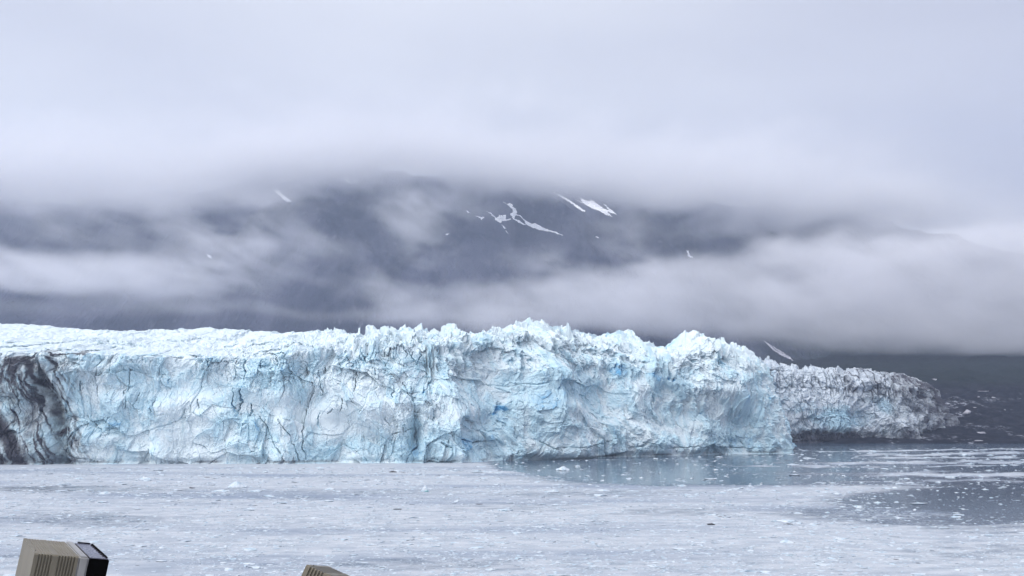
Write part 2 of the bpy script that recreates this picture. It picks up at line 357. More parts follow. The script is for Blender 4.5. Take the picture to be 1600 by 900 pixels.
# ------------------------------------------------------------------ glacier
def build_glacier(name, mat, cols_px, base_y, face_y, sky_y, lean, back, nv_face, nv_top, style, flank=None):
    """columns along the front; rows climb the face, cross the crest and run back"""
    px = cols_px; n = len(px)
    gx, gy = ground(px, base_y)
    if flank is not None:
        gx = np.concatenate([gx, flank[0]]); gy = np.concatenate([gy, flank[1]])
        lean = np.concatenate([lean, flank[2]]); back = np.concatenate([back, flank[3]])
        px = np.concatenate([px, 800 + F * flank[0] / flank[1]])
    n = len(gx)
    s = np.concatenate([[0], np.cumsum(np.hypot(np.diff(gx), np.diff(gy)))])
    def smooth(v, k=41):
        k = min(k, len(v) // 2 * 2 - 1); p = np.pad(v, k // 2, mode='edge'); return np.convolve(p, np.ones(k) / k, 'valid')
    tx, ty = smooth(np.gradient(gx), 161), smooth(np.gradient(gy), 161); ln = np.hypot(tx, ty); tx /= ln; ty /= ln
    rx, ry = smooth(tx, 501), smooth(ty, 501); ln = np.hypot(rx, ry); rx /= ln; ry /= ln
    nx, ny = ty, -tx                                  # outward (towards the water)
    fx, fy = gx - nx * lean, gy - ny * lean; kx, ky = gx - nx * back, gy - ny * back
    zf = at(800, face_y(800 + F * fx / fy), fy)[2]; zk = at(800, sky_y(800 + F * kx / ky), ky)[2]
    zk = np.maximum(zk, zf * 0.8); zf = np.minimum(zf, zk + 4)
    # profile rows
    tf = np.linspace(0, 1, nv_face); tt = np.linspace(0, 1, nv_top + 1)[1:] ; tb = np.concatenate([np.linspace(0.004, 0.12, 26), np.linspace(0.15, 1.0, 14)])
    o = []; z = []
    for t in tf:
        o.append(lean * (t ** 1.3)); z.append(-3 + (zf + 3) * t)
    for t in tt:
        o.append(lean + (back - lean) * t); z.append(zf + (zk - zf) * (1 - (1 - t) ** 1.7))
    for t in tb:
        o.append(back + t * style['run']); z.append(zk - (0.65 * min(1, t / 0.08) + 0.35 * t) * style['drop'])
    O = np.array(o).T; Z = np.array(z).T              # n x rows
    S = np.repeat(s[:, None], O.shape[1], 1)
    O1 = np.minimum(O, back[:, None]); O2 = O - O1
    X = gx[:, None] - nx[:, None] * O1 - ry[:, None] * O2; Y = gy[:, None] - ny[:, None] * O1 + rx[:, None] * O2
    arc = np.concatenate([np.zeros((n, 1)), np.cumsum(np.hypot(np.diff(O, axis=1), np.diff(Z, axis=1)), 1)], 1)
    R = O.shape[1]; ri = np.arange(R)
    faceness = np.where(ri < nv_face, 1.0, np.maximum(0.15, 1 - (ri - nv_face) / (nv_top * 0.6)))[None, :]
    hfrac = np.clip(Z / np.maximum(zk[:, None], 1), 0, 1)
    PX = np.repeat(px[:, None], R, 1)
    ppx, ppy = to_px(X, Y, Z)
    d, up, blue, dirt = style['relief'](S, arc, Z, hfrac, PX, ppy, O, zf[:, None])
    foot_k = sm(0, 5, Z + 3)
    d = d * (0.35 + 0.65 * foot_k)
    # shallow wave-cut notch along the waterline
    d = d - 2.6 * np.exp(-((Z - 1.2) / 1.9) ** 2) * (0.4 + 0.9 * np.clip(noise2(S / 28, 0 * S + 0.37, 77) + .4, 0, 1))
    last = (ri >= nv_face + nv_top)[None, :]
    d = np.where(last, d * 0.0, d); up = np.where(last & (ri == R - 1)[None, :], 0, up)
    X = X + nx[:, None] * d * faceness; Y = Y + ny[:, None] * d * faceness
    Z = Z + up + d * (1 - faceness) * 0.22
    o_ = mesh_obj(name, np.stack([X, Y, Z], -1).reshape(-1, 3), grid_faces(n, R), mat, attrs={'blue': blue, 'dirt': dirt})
    return o_

def polyline_d(px, py, pts):
    """distance in photo pixels of points on the face from a crack/band drawn as a polyline"""
    best = np.full(px.shape, 1e9)
    for (x0, y0), (x1, y1) in zip(pts[:-1], pts[1:]):
        vx, vy = x1 - x0, y1 - y0; t = np.clip(((px - x0) * vx + (py - y0) * vy) / (vx * vx + vy * vy), 0, 1)
        best = np.minimum(best, np.hypot(px - x0 - t * vx, py - y0 - t * vy))
    return best
CRACKS = [  # deep cracks seen on the face: points, half width, strength
    ([(135, 570), (134, 590), (139, 618)], 1.3, 1), ([(190, 575), (191, 600), (186, 638)], 1.3, 1), ([(207, 612), (200, 635)], .9, .8), ([(233, 620), (231, 645)], .9, .8),
    ([(299, 622), (302, 638)], 1.2, .8), ([(472, 572), (470, 592)], 1.2, .9), ([(491, 580), (494, 600)], 1.0, .8), ([(474, 640), (471, 665), (470, 700), (476, 718)], 1.3, .9),
    ([(516, 640), (506, 648)], 1, .7), ([(530, 625), (528, 642)], .9, .7), ([(551, 590), (550, 612)], 1.2, .9),
    ([(600, 545), (603, 560), (598, 572)], 1.6, .9), ([(566, 540), (565, 565)], 1, .8), ([(641, 605), (648, 640), (650, 680), (652, 700), (633, 722)], 2.4, 1.1), ([(630, 600), (636, 615), (647, 622)], 1.2, .8),
    ([(612, 680), (645, 668)], 1.1, .8), ([(737, 585), (741, 605), (748, 632)], 1.3, .9), ([(735, 590), (735, 600)], 1, .8), ([(715, 680), (735, 690), (770, 690)], 1.5, .9),
    ([(690, 692), (706, 700), (700, 720)], 2.6, 1.1), ([(668, 722), (715, 722)], 2.5, 1.1), ([(812, 560), (815, 535), (826, 526)], 1.2, .9), ([(870, 535), (872, 565)], 1.2, .8),
    ([(820, 620), (818, 660)], 1, .7), ([(960, 560), (965, 575)], 1.3, .9), ([(1145, 555), (1141, 570)], 1.8, .9), ([(1096, 565), (1092, 588)], 1.6, .9), ([(1080, 610), (1088, 625)], 1.2, .8),
    ([(985, 700), (1003, 695)], 3.0, 1.1), ([(945, 713), (980, 708)], 3.0, 1.2), ([(850, 700), (905, 698), (960, 685)], 1.2, .8), ([(835, 690), (862, 705)], 1.0, .8),
    ([(1000, 690), (1030, 700), (1100, 698), (1180, 700), (1230, 700)], 1.2, .7), ([(1170, 690), (1175, 700)], 1.2, .6), ([(1185, 600), (1182, 620)], 1.2, .8),
    ([(1130, 540), (1129, 560)], 1.1, .8), ([(1112, 533), (1110, 552)], 1.1, .8), ([(700, 540), (702, 560)], 1.1, .8), ([(783, 540), (780, 570)], 1.1, .8), ([(757, 555), (752, 580)], 1.1, .8),
    ([(400, 650), (425, 690), (445, 720)], 1.6, .8), ([(430, 655), (450, 680), (468, 720)], 1.2, .7), ([(120, 650), (145, 672), (150, 680)], 1.2, .6), ([(50, 660), (65, 700)], 1.5, .7)]
def main_relief(S, A, Z, H, PX, PY, O, ZF):
    wS = S + 6 * fbm2(S / 40, A / 40, 3, 900); wA = A + 6 * fbm2(S / 40 + 50, A / 40, 3, 910)
    b1, e1 = facets(wS / 62 + 0.25 * A / 62, wA / 48, 3, 1.0, 0.35)
    b2, e2 = facets(wS / 24 - 0.2 * A / 24, wA / 26, 13, 1.0, 0.4)
    b3, e3 = facets(wS / 9.5, wA / 13, 23, 1.0, 0.5)
    b4, e4 = facets(wS / 3.6, wA / 4.6, 33, 1.0, 0.5)
    b5, e5 = facets(S / 1.7, A / 1.9, 43, 1.0, 0.5)
    # columnar seracs near the top
    bc, ec = facets(wS / 7.5, A / 26, 53, 0.5, 0.9)
    crown = sm(0.42, 0.85, H); rough = 0.55 + 0.45 * sm(-0.25, 0.35, fbm2(S / 55, A / 35, 3, 61)) + 0.25 * crown
    left = 1 - sm(330, 620, PX)
    smoothtop = left * sm(-2, 8, Z - ZF)
    for cx, cy_, rx_, ry_, a_ in ((250, 680, 70, 35, .75), (510, 655, 60, 22, .7), (400, 628, 50, 16, .7), (740, 645, 40, 20, .6), (880, 560, 40, 25, .4), (1190, 620, 40, 60, .5), (860, 690, 60, 15, .4), (300, 610, 90, 30, .4)):
        rough = rough * (1 - a_ * np.exp(-((PX - cx) / rx_) ** 2 - ((PY - cy_) / ry_) ** 2))
    rg = ridged(wS / 15 + 0.4 * A / 15, wA / 24, 4, 310) - 0.55; rv = ridged(wS / 5.0, A / 26, 3, 320) - 0.55; rf = ridged(wS / 3.2, wA / 4.0, 3, 330) - 0.5
    sc1 = sm(0.0, 0.5, fbm2(S / 30, A / 22, 3, 340)); sc2 = sm(0.05, 0.45, fbm2(S / 22, A / 30, 3, 350))
    bs, es = facets(wS / 5.5, wA / 9.5, 663, 0.35, 1.0); bt, et = facets(wS / 2.3, wA / 3.6, 673, 0.4, 1.0)
    d = rough * (1.5 * bs + 0.7 * bt) + 3.4 * b1 + 3.4 * b2 + 9.0 * fbm2(S / 75, A / 42, 3, 371) + 3.6 * rg * rough + 2.2 * rough * sm(.3, .6, H) * (ridged(wS / 6.5, wA / 17, 4, 615) - .55) + rough * (1.8 * b3 + 0.8 * b4 + 0.35 * b5 + 0.35 * rf) + 0.25 * fbm2(S / 1.1, A / 1.1, 2, 360) * rough
    d = d + crown * (1 - 0.5 * left) * (2.4 * bc + 1.5 * rv - 2.2 * (1 - sm(0.0, 0.14, ec)) * (0.3 + 0.7 * sc1))
    jS = S + 1.6 * fbm2(S / 6, A / 6, 4, 640)
    vf = np.abs(noise2(jS / 10, A / 75, 641)); vg = np.abs(noise2(jS / 4.2 + 3, A / 34, 642)); sc3 = sm(0.1, 0.5, fbm2(S / 26, A / 14, 3, 643))
    slot = np.maximum((1 - sm(0.0, 0.06, vf)) * sc3 * sm(0.1, .4, H), (1 - sm(0.0, 0.09, vg)) * sc2 * crown) * (1 - smoothtop)
    d = d - 3.2 * slot
    d = d - rough * 0.5 * (1 - sm(0, 0.09, e3)) * sc1 - 0.8 * (1 - sm(0, 0.05, e2)) * sc2
    # named landforms: the big pale slab at 870, the shoulder at 1090, hollows between
    d = d + 16 * np.exp(-((PX - 872 - (PY - 620) * 0.25) / 48.0) ** 2) * sm(520, 600, PY) * sm(0.0, 0.4, 1.05 - H)
    d = d - 12 * np.exp(-((PX - 955) / 40.0) ** 2) * (1 - sm(610, 680, PY)) + 10 * np.exp(-((PX - 1110) / 60.0) ** 2) * H
    d = d - 9 * np.exp(-((PX - 1010) / 26.0) ** 2) * sm(0.5, 0.8, H) + 6 * np.exp(-((PX - 440) / 22.0) ** 2) * (1 - sm(.75, .9, H))
    d = d - 8 * np.exp(-((PX - 700) / 70.0) ** 2) * sm(0.4, 0.7, H) + 7 * np.exp(-((PX - 180) / 60.) ** 2) * H * (1 - smoothtop)
    d = d * (1 - 0.8 * sm(1165, 1232, PX)) + sm(1165, 1232, PX) * (2.8 * rg + 2.2 * b3 + 1.3 * b4 + 0.5 * b5 + rf + 1.2 * b2) - 2.0 * sm(1200, 1238, PX)
    d = d - 14 * np.exp(-((PX - 650) / 9.0) ** 2) * np.exp(-((PY - 680) / 45.0) ** 2)
    d = d - 14 * np.exp(-(polyline_d(PX, PY, [(15, 545), (35, 580), (70, 640), (95, 725)]) / 13.0) ** 2)
    dirt = np.zeros(S.shape); cut = np.zeros(S.shape)
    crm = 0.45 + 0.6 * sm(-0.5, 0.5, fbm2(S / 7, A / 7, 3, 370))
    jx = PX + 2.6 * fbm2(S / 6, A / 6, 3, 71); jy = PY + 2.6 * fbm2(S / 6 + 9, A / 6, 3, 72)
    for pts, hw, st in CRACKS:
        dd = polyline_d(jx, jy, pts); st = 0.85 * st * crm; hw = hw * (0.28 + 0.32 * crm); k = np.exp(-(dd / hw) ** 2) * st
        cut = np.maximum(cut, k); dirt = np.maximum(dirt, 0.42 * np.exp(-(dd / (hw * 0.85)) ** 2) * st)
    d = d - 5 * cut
    # debris bands
    wob = 9 * fbm2(S / 14, A / 14, 5, 81, 0.6)
    b = polyline_d(PX + wob, PY + wob, [(5, 552), (28, 575), (45, 605), (62, 640), (80, 668), (98, 700), (108, 730)])
    wdt = 9 + 13 * sm(600, 720, PY)
    dirt = np.maximum(dirt, 0.95 * np.exp(-(b / wdt) ** 2) * (0.8 + 0.5 * fbm2(S / 8, A / 8, 3, 87)))
    b = polyline_d(PX + wob, PY + wob, [(-20, 655), (10, 690), (30, 730)]); dirt = np.maximum(dirt, 1.1 * np.exp(-(b / 18) ** 2))
    b = polyline_d(PX + wob, PY + wob, [(-60, 560), (-30, 600), (2, 560), (8, 600)]); dirt = np.maximum(dirt, 1.0 * np.exp(-(b / 13) ** 2))
    b = polyline_d(PX + wob, PY + wob, [(0, 551), (30, 549), (60, 547), (100, 547), (118, 551)]); dirt = np.maximum(dirt, .95 * np.exp(-(b / 3.2) ** 2))
    dirt = np.maximum(dirt, (0.56 + 0.30 * fbm2(S / 9, A / 12, 5, 95)) * (1 - sm(-45, 75, PX - 74 - (PY - 545) * 0.22 + wob * 2)) * sm(549, 556, PY))
    uu = PX - (PY - 545) * 0.55 + 0.5 * wob; stk = ridged(uu / 16, PY / 120, 4, 97)
    dirt = np.maximum(dirt, (0.25 + 0.85 * sm(.35, .95, stk)) * (1 - sm(-40, 70, PX - 78 - (PY - 545) * 0.25)) * sm(549, 556, PY))
    dirt = np.maximum(dirt, 0.35 * (1 - sm(100, 260, PX)) * sm(549, 556, PY) * (1 - sm(620, 660, PY)))
    st2 = fbm2(S / 30, A / 18, 4, 91)
    for cx, cy_, rx, ry, a in ((660, 640, 35, 70, .34), (700, 620, 60, 60, .25), (760, 560, 45, 40, .3), (690, 700, 40, 20, .4), (1000, 670, 45, 60, .25), (1110, 600, 70, 50, .22), (200, 600, 70, 40, .25), (720, 560, 60, 30, .2)):
        k = np.exp(-((PX - cx) / rx) ** 2 - ((PY - cy_) / ry) ** 2); dirt = np.maximum(dirt, 0.36 * a * k * (1 + 1.2 * st2))
    dirt = np.maximum(dirt, 0.7 * np.exp(-((Z - 1.2) / 1.3) ** 2) * sm(-.3, .5, noise2(S / 25, S * 0 + 0.4, 79)))  # darker line along the waterline notch
    dirt = dirt * (1 - smoothtop * 0.9)
    # blue: fresh and compressed ice
    blue = 0.46 + 0.2 * fbm2(wS / 38, wA / 24, 4, 101) + 0.2 * b2 + 0.3 * b3 + 0.2 * b4 + 0.2 * bs
    for cx, cy_, rx, ry, a in ((175, 660, 60, 40, .45), (380, 660, 60, 35, .4), (300, 590, 130, 40, .15), (575, 552, 30, 20, .4), (420, 590, 30, 40, .3), (685, 545, 30, 25, .35), (745, 690, 40, 22, .55), (640, 700, 60, 20, .35),
                               (860, 600, 50, 60, .35), (993, 578, 14, 14, .9), (1060, 600, 22, 14, .55), (1030, 580, 30, 20, .5), (930, 600, 50, 30, .4), (1145, 562, 12, 16, .6), (1180, 690, 70, 16, .4), (820, 670, 60, 50, .25), (1170, 640, 30, 40, .3), (600, 575, 12, 18, .6), (500, 700, 60, 22, .3)):
        blue = blue + a * np.exp(-((PX - cx) / rx) ** 2 - ((PY - cy_) / ry) ** 2)
    blue = blue - 0.35 * np.exp(-((PX - 250) / 90.) ** 2 - ((PY - 680) / 50.) ** 2) - .3 * np.exp(-((PX - 510) / 90.) ** 2 - ((PY - 650) / 30.) ** 2) - .3 * np.exp(-((PX - 400) / 60.) ** 2 - ((PY - 630) / 18.) ** 2)
    blue = blue + 0.8 * slot - 0.30 * crown - 0.5 * smoothtop + 0.25 * (1 - sm(0, .12, ec)) * crown
    # relief of the upper surface: broken seracs, flatter at the left
    top = sm(-14, 4, Z - ZF)
    t1, _ = facets(wS / 11, O / 16, 63, 0.9, 0.8); t2, _ = facets(wS / 4.2, O / 6, 73, 0.9, 0.6)
    t0, _ = facets(wS / 6.0, O / 22, 67, 1.2, 0.9)
    up = top * (1 - 0.93 * left) * ((0.8 + 4.8 * sm(-0.3, .6, fbm2(S / 35, O / 60, 2, 68))) * t0 + 2.2 * t1 + 1.6 * t2 + 2.0 * fbm2(S / 5, O / 14, 4, 83) + 2.4 * (ridged(wS / 5, O / 9, 4, 88) - 0.6)) + top * left * 0.7 * fbm2(S / 6, O / 12, 3, 84) - 2.4 * top
    return d, up, blue, dirt

def interp(pts):
    a = np.array(pts, float); return lambda x: np.interp(x, a[:, 0], a[:, 1])
SKY_MAIN = interp([(-400, 488), (-100, 498), (0, 505), (50, 508), (100, 511), (150, 515), (200, 517), (300, 518), (350, 516), (400, 518), (450, 518), (490, 516), (520, 515), (540, 519), (600, 519), (640, 516), (670, 513),
                   (700, 514), (740, 514), (780, 514), (792, 512), (806, 503), (827, 498), (842, 512), (860, 517), (885, 514), (895, 517), (908, 512), (920, 514), (935, 518), (950, 514), (965, 516), (978, 517), (985, 531), (995, 535), (1003, 533), (1012, 547), (1028, 562),
                   (1040, 555), (1055, 540), (1072, 518), (1085, 525), (1110, 528), (1128, 531), (1145, 540), (1160, 549), (1178, 562), (1190, 566), (1215, 572), (1300, 580)])
FACE_MAIN = interp([(-400, 538), (0, 547), (50, 545), (100, 545), (150, 548), (200, 551), (260, 554), (330, 556), (400, 555), (480, 548), (560, 538), (650, 534), (780, 532), (830, 528), (900, 535), (985, 550), (1030, 580), (1072, 545), (1130, 548), (1180, 575), (1238, 590)])
pxm = np.concatenate([np.linspace(-330, -12, 120), np.linspace(-11, 1238, 1850)])
base = interp([(-400, 727), (0, 726), (300, 725.3), (640, 724), (720, 723.5), (780, 720), (850, 718), (900, 716.5), (1000, 713.5), (1100, 711), (1238, 708.5)])(pxm) + 0.12 * fbm2(pxm / 45, pxm * 0 + .3, 3, 5)
bk = np.interp(pxm, [-400, 300, 600, 800, 1238], [260, 230, 110, 60, 45]); ln_ = np.interp(pxm, [-400, 0, 400, 700, 1238], [10, 12, 14, 20, 12])
gxc, gyc = ground(1238, 708.5)
fk = np.linspace(0, 1, 190)[1:] ** 1.1; fY = gyc + fk * 420; fX = (1236 - 10 * fk - 800) / F * fY
glacier = build_glacier('glacier', M['ice'], pxm, base, FACE_MAIN, SKY_MAIN, ln_, bk, 250, 120, dict(relief=main_relief, run=500, drop=24),
                        flank=(fX, fY, np.full(189, 22.0), np.full(189, 45.0)))
tag(glacier, 'long pale blue wall of cracked ice with a dark debris band at its left', 'glacier', kind='thing')

def far_relief(S, A, Z, H, PX, PY, O, ZF):
    wS = S + 6 * fbm2(S / 40, A / 40, 3, 700); wA = A + 5 * fbm2(S / 40 + 50, A / 40, 3, 710)
    b1, e1 = facets(wS / 45, wA / 34, 203, 1.0, 0.5); b2, e2 = facets(wS / 17, wA / 17, 213, 1.0, 0.5)
    b3, e3 = facets(wS / 6.5, wA / 8, 223, 1.0, 0.6); b4, e4 = facets(wS / 3.0, wA / 3.3, 233, 1.0, 0.6)
    bc, ec = facets(wS / 6.0, A / 30, 253, 0.5, 0.9); crown = sm(0.5, 0.8, H)
    d = 7 * b1 + 4.0 * b2 + 2.2 * b3 + 1.0 * b4 + 2.2 * (ridged(wS / 9, wA / 14, 4, 610) - .55) + 1.0 * (ridged(wS / 3, wA / 5, 3, 620) - .5) - 0.8 * (1 - sm(0, .12, e3)) - 0.8 * (1 - sm(0, .1, e2)) + crown * (3.2 * bc - 3.4 * (1 - sm(0, .2, ec)))
    # hollow under the ice foot
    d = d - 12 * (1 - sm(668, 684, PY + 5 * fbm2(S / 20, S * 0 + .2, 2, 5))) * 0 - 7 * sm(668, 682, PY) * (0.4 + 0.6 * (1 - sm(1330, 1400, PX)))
    n = fbm2(S / 16, A / 12, 4, 261)
    dirt = 0.08 + 0.36 * sm(1265, 1360, PX) + 0.28 * sm(1380, 1490, PX) + 0.30 * n
    dirt = dirt + 0.9 * sm(668, 682, PY + 8 * fbm2(S / 12, A / 12, 3, 9)) * (1 - 0.75 * sm(1310, 1370, PX)) + 0.5 * (1 - sm(0, .15, ec)) * crown  # darker at the foot and along the borders between crown columns
    dirt = dirt - 0.3 * np.exp(-((PX - 1245) / 35.) ** 2 - ((PY - 625) / 25.) ** 2) - .35 * np.exp(-((PX - 1310) / 40.) ** 2 - ((PY - 650) / 18.) ** 2) + .1 * sm(1455, 1500, PX)
    blue = 0.25 + 0.3 * n + 0.9 * np.exp(-((PX - 1315) / 34.) ** 2 - ((PY - 655) / 16.) ** 2) + .5 * np.exp(-((PX - 1200) / 30.) ** 2 - ((PY - 600) / 40.) ** 2) + .5 * np.exp(-((PX - 1390) / 14.) ** 2 - ((PY - 632) / 14.) ** 2) - 0.2 * crown
    t1, _ = facets(wS / 8, O / 9, 263, 0.9, 0.8); top = sm(-10, 3, Z - ZF)
    return d, top * (3.0 * t1 + 2.0 * fbm2(S / 7, O / 9, 4, 283)), blue, dirt
SKY_FAR = interp([(1100, 560), (1190, 563), (1200, 562), (1215, 567), (1232, 571), (1250, 573), (1275, 573), (1300, 577), (1330, 577), (1350, 579), (1372, 583), (1400, 586), (1420, 592), (1440, 599), (1452, 603), (1465, 611), (1480, 620), (1492, 634), (1500, 652), (1512, 690)])
FACE_FAR = interp([(1100, 590), (1200, 588), (1250, 592), (1300, 594), (1380, 598), (1440, 612), (1470, 628), (1492, 645), (1512, 690)])
pxf = np.linspace(1150, 1508, 940); basef = 692.5 + 0 * pxf + 0.15 * fbm2(pxf / 40, pxf * 0 + .3, 2, 6) - 2.0 * sm(1420, 1494, pxf)
gxe, gye = ground(pxf[-1], basef[-1]); fk = np.linspace(0, 1, 90)[1:]
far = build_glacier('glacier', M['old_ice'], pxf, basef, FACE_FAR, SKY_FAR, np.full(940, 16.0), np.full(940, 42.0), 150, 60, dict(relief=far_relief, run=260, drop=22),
                    flank=(gxe - 0.12 * 200 * fk, gye + 200 * fk, np.full(89, 16.0), np.full(89, 42.0)))
tag(far, 'grey debris streaked end of the glacier, set back beside the dark slope', 'glacier', kind='thing')

# ------------------------------------------------------------------ floating ice
rng = np.random.default_rng(7)
def chunk_mesh(name, seed, mat, flat=0.45, n=26, spiky=0.0, sub=1):
    r = random.Random(seed); bm = bmesh.new()
    for i in range(n):
        a = r.uniform(0, 2 * math.pi); q = r.random() ** 0.45; z = r.uniform(-0.35, 1) * (1 - 0.65 * q) * flat
        if spiky and i < 2: q = 0.15; z = spiky * r.uniform(.8, 1)
        bm.verts.new((q * math.cos(a), 0.72 * q * math.sin(a), z))
    g = bmesh.ops.convex_hull(bm, input=bm.verts[:])
    bmesh.ops.delete(bm, geom=[v for v in bm.verts if not v.link_faces], context='VERTS')
    for _ in range(sub):
        bmesh.ops.subdivide_edges(bm, edges=bm.edges[:], cuts=1, use_grid_fill=True); bmesh.ops.triangulate(bm, faces=bm.faces[:])
        for v in bm.verts:
            v.co += Vector((r.uniform(-1, 1), r.uniform(-1, 1), r.uniform(-1, 1))) * 0.05
    me = bpy.data.meshes.new(name); bm.to_mesh(me); bm.free(); me.materials.append(mat); return me
variants = [chunk_mesh('ice_floe', 100 + i, M['floe'], 0.35 + 0.05 * (i % 5), spiky=(0.6 if i % 4 == 0 else 0)) for i in range(10)]
def place(me, name, px, py, wpx, label, cat, group=None, hs=1.0, rot=None, z=0.0):
    X, Y = ground(px, py); s_ = wpx / 2 * Y / F
    o = bpy.data.objects.new(name, me); col.objects.link(o); o.location = (X, Y, z)
    o.scale = (s_, s_, s_ * hs); o.rotation_euler = (0, 0, rot if rot is not None else 0); return tag(o, label, cat, group)
for k in range(26):
    px = rng.uniform(800, 1236); py = float(np.interp(px, [780, 850, 900, 1000, 1100, 1238], [722, 720, 718.5, 716, 713.5, 711])) + rng.uniform(0.2, 2.0)
    place(variants[k % 10], 'ice_floe', px, py, rng.uniform(2.5, 9), 'white ice fragment lying right against the foot of the ice wall on the blue water', 'ice floe', 'fragments along the foot of the ice wall', hs=rng.uniform(0.4, 0.8), rot=rng.uniform(-.6, .6))
cnt = 0
while cnt < 255:
    px = rng.uniform(-5, 1605); py = rng.uniform(712, 898)
    if rng.random() < 0.35: px = rng.uniform(1180, 1605); py = rng.uniform(745, 850)
    if px < 1000 and py < 732: continue
    if px < 190 and py > 820: continue
    X, Y = ground(px, py); dark = px > 1250 and slush_at(np.array([X]), np.array([Y]))[0] < 0.55
    if 780 < px < 1240 and py < 760 and rng.random() < .6: continue
    sz = min(1.8 + rng.gamma(1.0, 3.6), 24) * (0.75 if py < 750 else 1)
    if dark: lab, g = 'white ice chunk floating alone in the dark open water at the right', 'ice chunks in the dark water'
    elif py < 765 and px > 780: lab, g = 'small white ice floe on the calm blue water near the foot of the ice wall', 'ice floes in front of the ice wall'
    elif py < 800: lab, g = 'small white floe held in the brash ice in the middle distance', 'floes in the farther brash ice'
    else: lab, g = 'small white floe held in the near brash ice', 'floes in the near brash ice'
    o = place(variants[cnt % 10], 'ice_floe', px, py, sz, lab, 'ice floe', g, hs=rng.uniform(0.35, 0.8), rot=rng.uniform(-.6, .6) + (math.pi if rng.random() < .5 else 0))
    cnt += 1

BIG = [  # px, py, width px, height scale, mat, spiky, name, label
    (664, 768, 15, 1.5, 'floe', 1.0, 'growler', 'pointed pale growler with a teal underside left of the picture centre'),
    (370, 762, 34, 0.9, 'floe', .7, 'growler', 'widest wedge-topped bergy bit in the brash ice at left, by two dark gaps'),
    (345, 768, 30, .5, 'floe', 0, 'growler', 'flat white slab lying just left of and nearer than the wedge-topped bergy bit'),
    (398, 768, 30, .45, 'floe', 0, 'growler', 'flat white slab touching the right side of the wedge-topped bergy bit'),
    (880, 735, 24, .9, 'floe', .6, 'growler', 'knobbly white growler alone on the blue water below the pale slab of the ice wall'),
    (862, 769, 24, .6, 'floe', .3, 'growler', 'white growler at the edge of the slush below the knobbly one'),
    (1225, 815, 42, .5, 'floe', 0, 'growler', 'long white floe with a dark underside, right of the domed dark lump'),
    (1310, 843, 20, .9, 'floe', .5, 'growler', 'small pyramid-shaped white growler in the near blue slush at right'),
    (1340, 792, 18, .7, 'floe', .3, 'growler', 'brightest ice chunk at the left edge of the dark open water'),
    (515, 765, 22, .7, 'floe', .4, 'growler', 'lumpy white growler between the wedge-topped and the pointed growlers'),
    (790, 798, 30, .7, 'floe', .3, 'growler', 'broad pale growler in the slush right of the picture centre'),
    (388, 860, 26, .4, 'floe', 0, 'growler', 'flat white floe in the near slush left of the small ribbed box'),
    (1448, 716, 16, .8, 'floe', .3, 'growler', 'white growler on the pale streaks under the grey glacier end, right one'),
    (1364, 706, 16, .8, 'floe', .3, 'growler', 'white growler on the pale streaks under the grey glacier end, left one'),
    (1508, 712, 14, .8, 'floe', .3, 'growler', 'white growler on the pale streaks in front of the dark slope'),
    (1352, 690, 34, .9, 'floe', .4, 'ice_mound', 'low white ice mound in the dark hollow at the foot of the grey glacier end'),
    (1442, 690, 58, .55, 'floe', .2, 'ice_mound', 'broad white ice mound at the shore under the tip of the grey glacier end'),
    (614, 738, 13, .9, 'dirty', 0, 'dirty_ice', 'black rounded lump of dirty ice near the foot of the ice wall, left of centre'),
    (630, 739, 9, .5, 'dirty', 0, 'dirty_ice', 'thin dark lump of ice just right of the black rounded one'),
    (621, 796, 17, .5, 'dirty', 0, 'dirty_ice', 'long low dark lump of ice in the middle of the slush, below the pointed growler'),
    (750, 788, 14, .35, 'dirty', 0, 'dirty_ice', 'thin dark sliver of ice right of the pointed growler'),
    (300, 763, 12, .8, 'dirty', 0, 'dirty_ice', 'dark blue-black lump at the left end of the wedge-topped bergy bits'),
    (324, 746, 9, .5, 'dirty', 0, 'dirty_ice', 'small dark sliver of ice above the wedge-topped bergy bits'),
    (1111, 820, 16, .9, 'dirty', .4, 'dirty_ice', 'domed dark lump of ice in the right-hand slush'),
    (1125, 807, 8, .5, 'dirty', 0, 'dirty_ice', 'small dark sliver of ice above the domed dark lump'),
    (1232, 819, 16, .35, 'dirty', 0, 'dirty_ice', 'dark strip of ice along the underside of the long white floe'),  # thin dark lump along the lower edge of the floe
    (438, 854, 5, .9, 'dirty', 0, 'dirty_ice', 'tiny dark speck of ice above the small ribbed box'),
    (1400, 874, 9, .5, 'dirty', 0, 'dirty_ice', 'dark sliver of ice at the lower right, left one of two'),
    (1434, 880, 9, .4, 'dirty', 0, 'dirty_ice', 'dark sliver of ice at the lower right, right one of two'),
    (1238, 848, 8, .5, 'dirty', 0, 'dirty_ice', 'small dark sliver of ice between the long white floe and the lower edge'),
]
for i, (px, py, wd, hs, mt, sp, nm, lab) in enumerate(BIG):
    me = chunk_mesh(nm, 500 + i, M[mt], 0.45, 30, sp, 2)
    o = place(me, nm, px, py, wd, lab, {'growler': 'growler', 'ice_mound': 'ice mound', 'dirty_ice': 'dirty ice'}[nm], None, hs)
    if i == 0:
        q = bpy.data.objects.new('underside', chunk_mesh('underside', 77, M['teal'], 0.3, 16)); col.objects.link(q); q.parent = o
        q.location = (0.35, -0.35, 0.02); q.scale = (0.55, 0.5, 1.0)

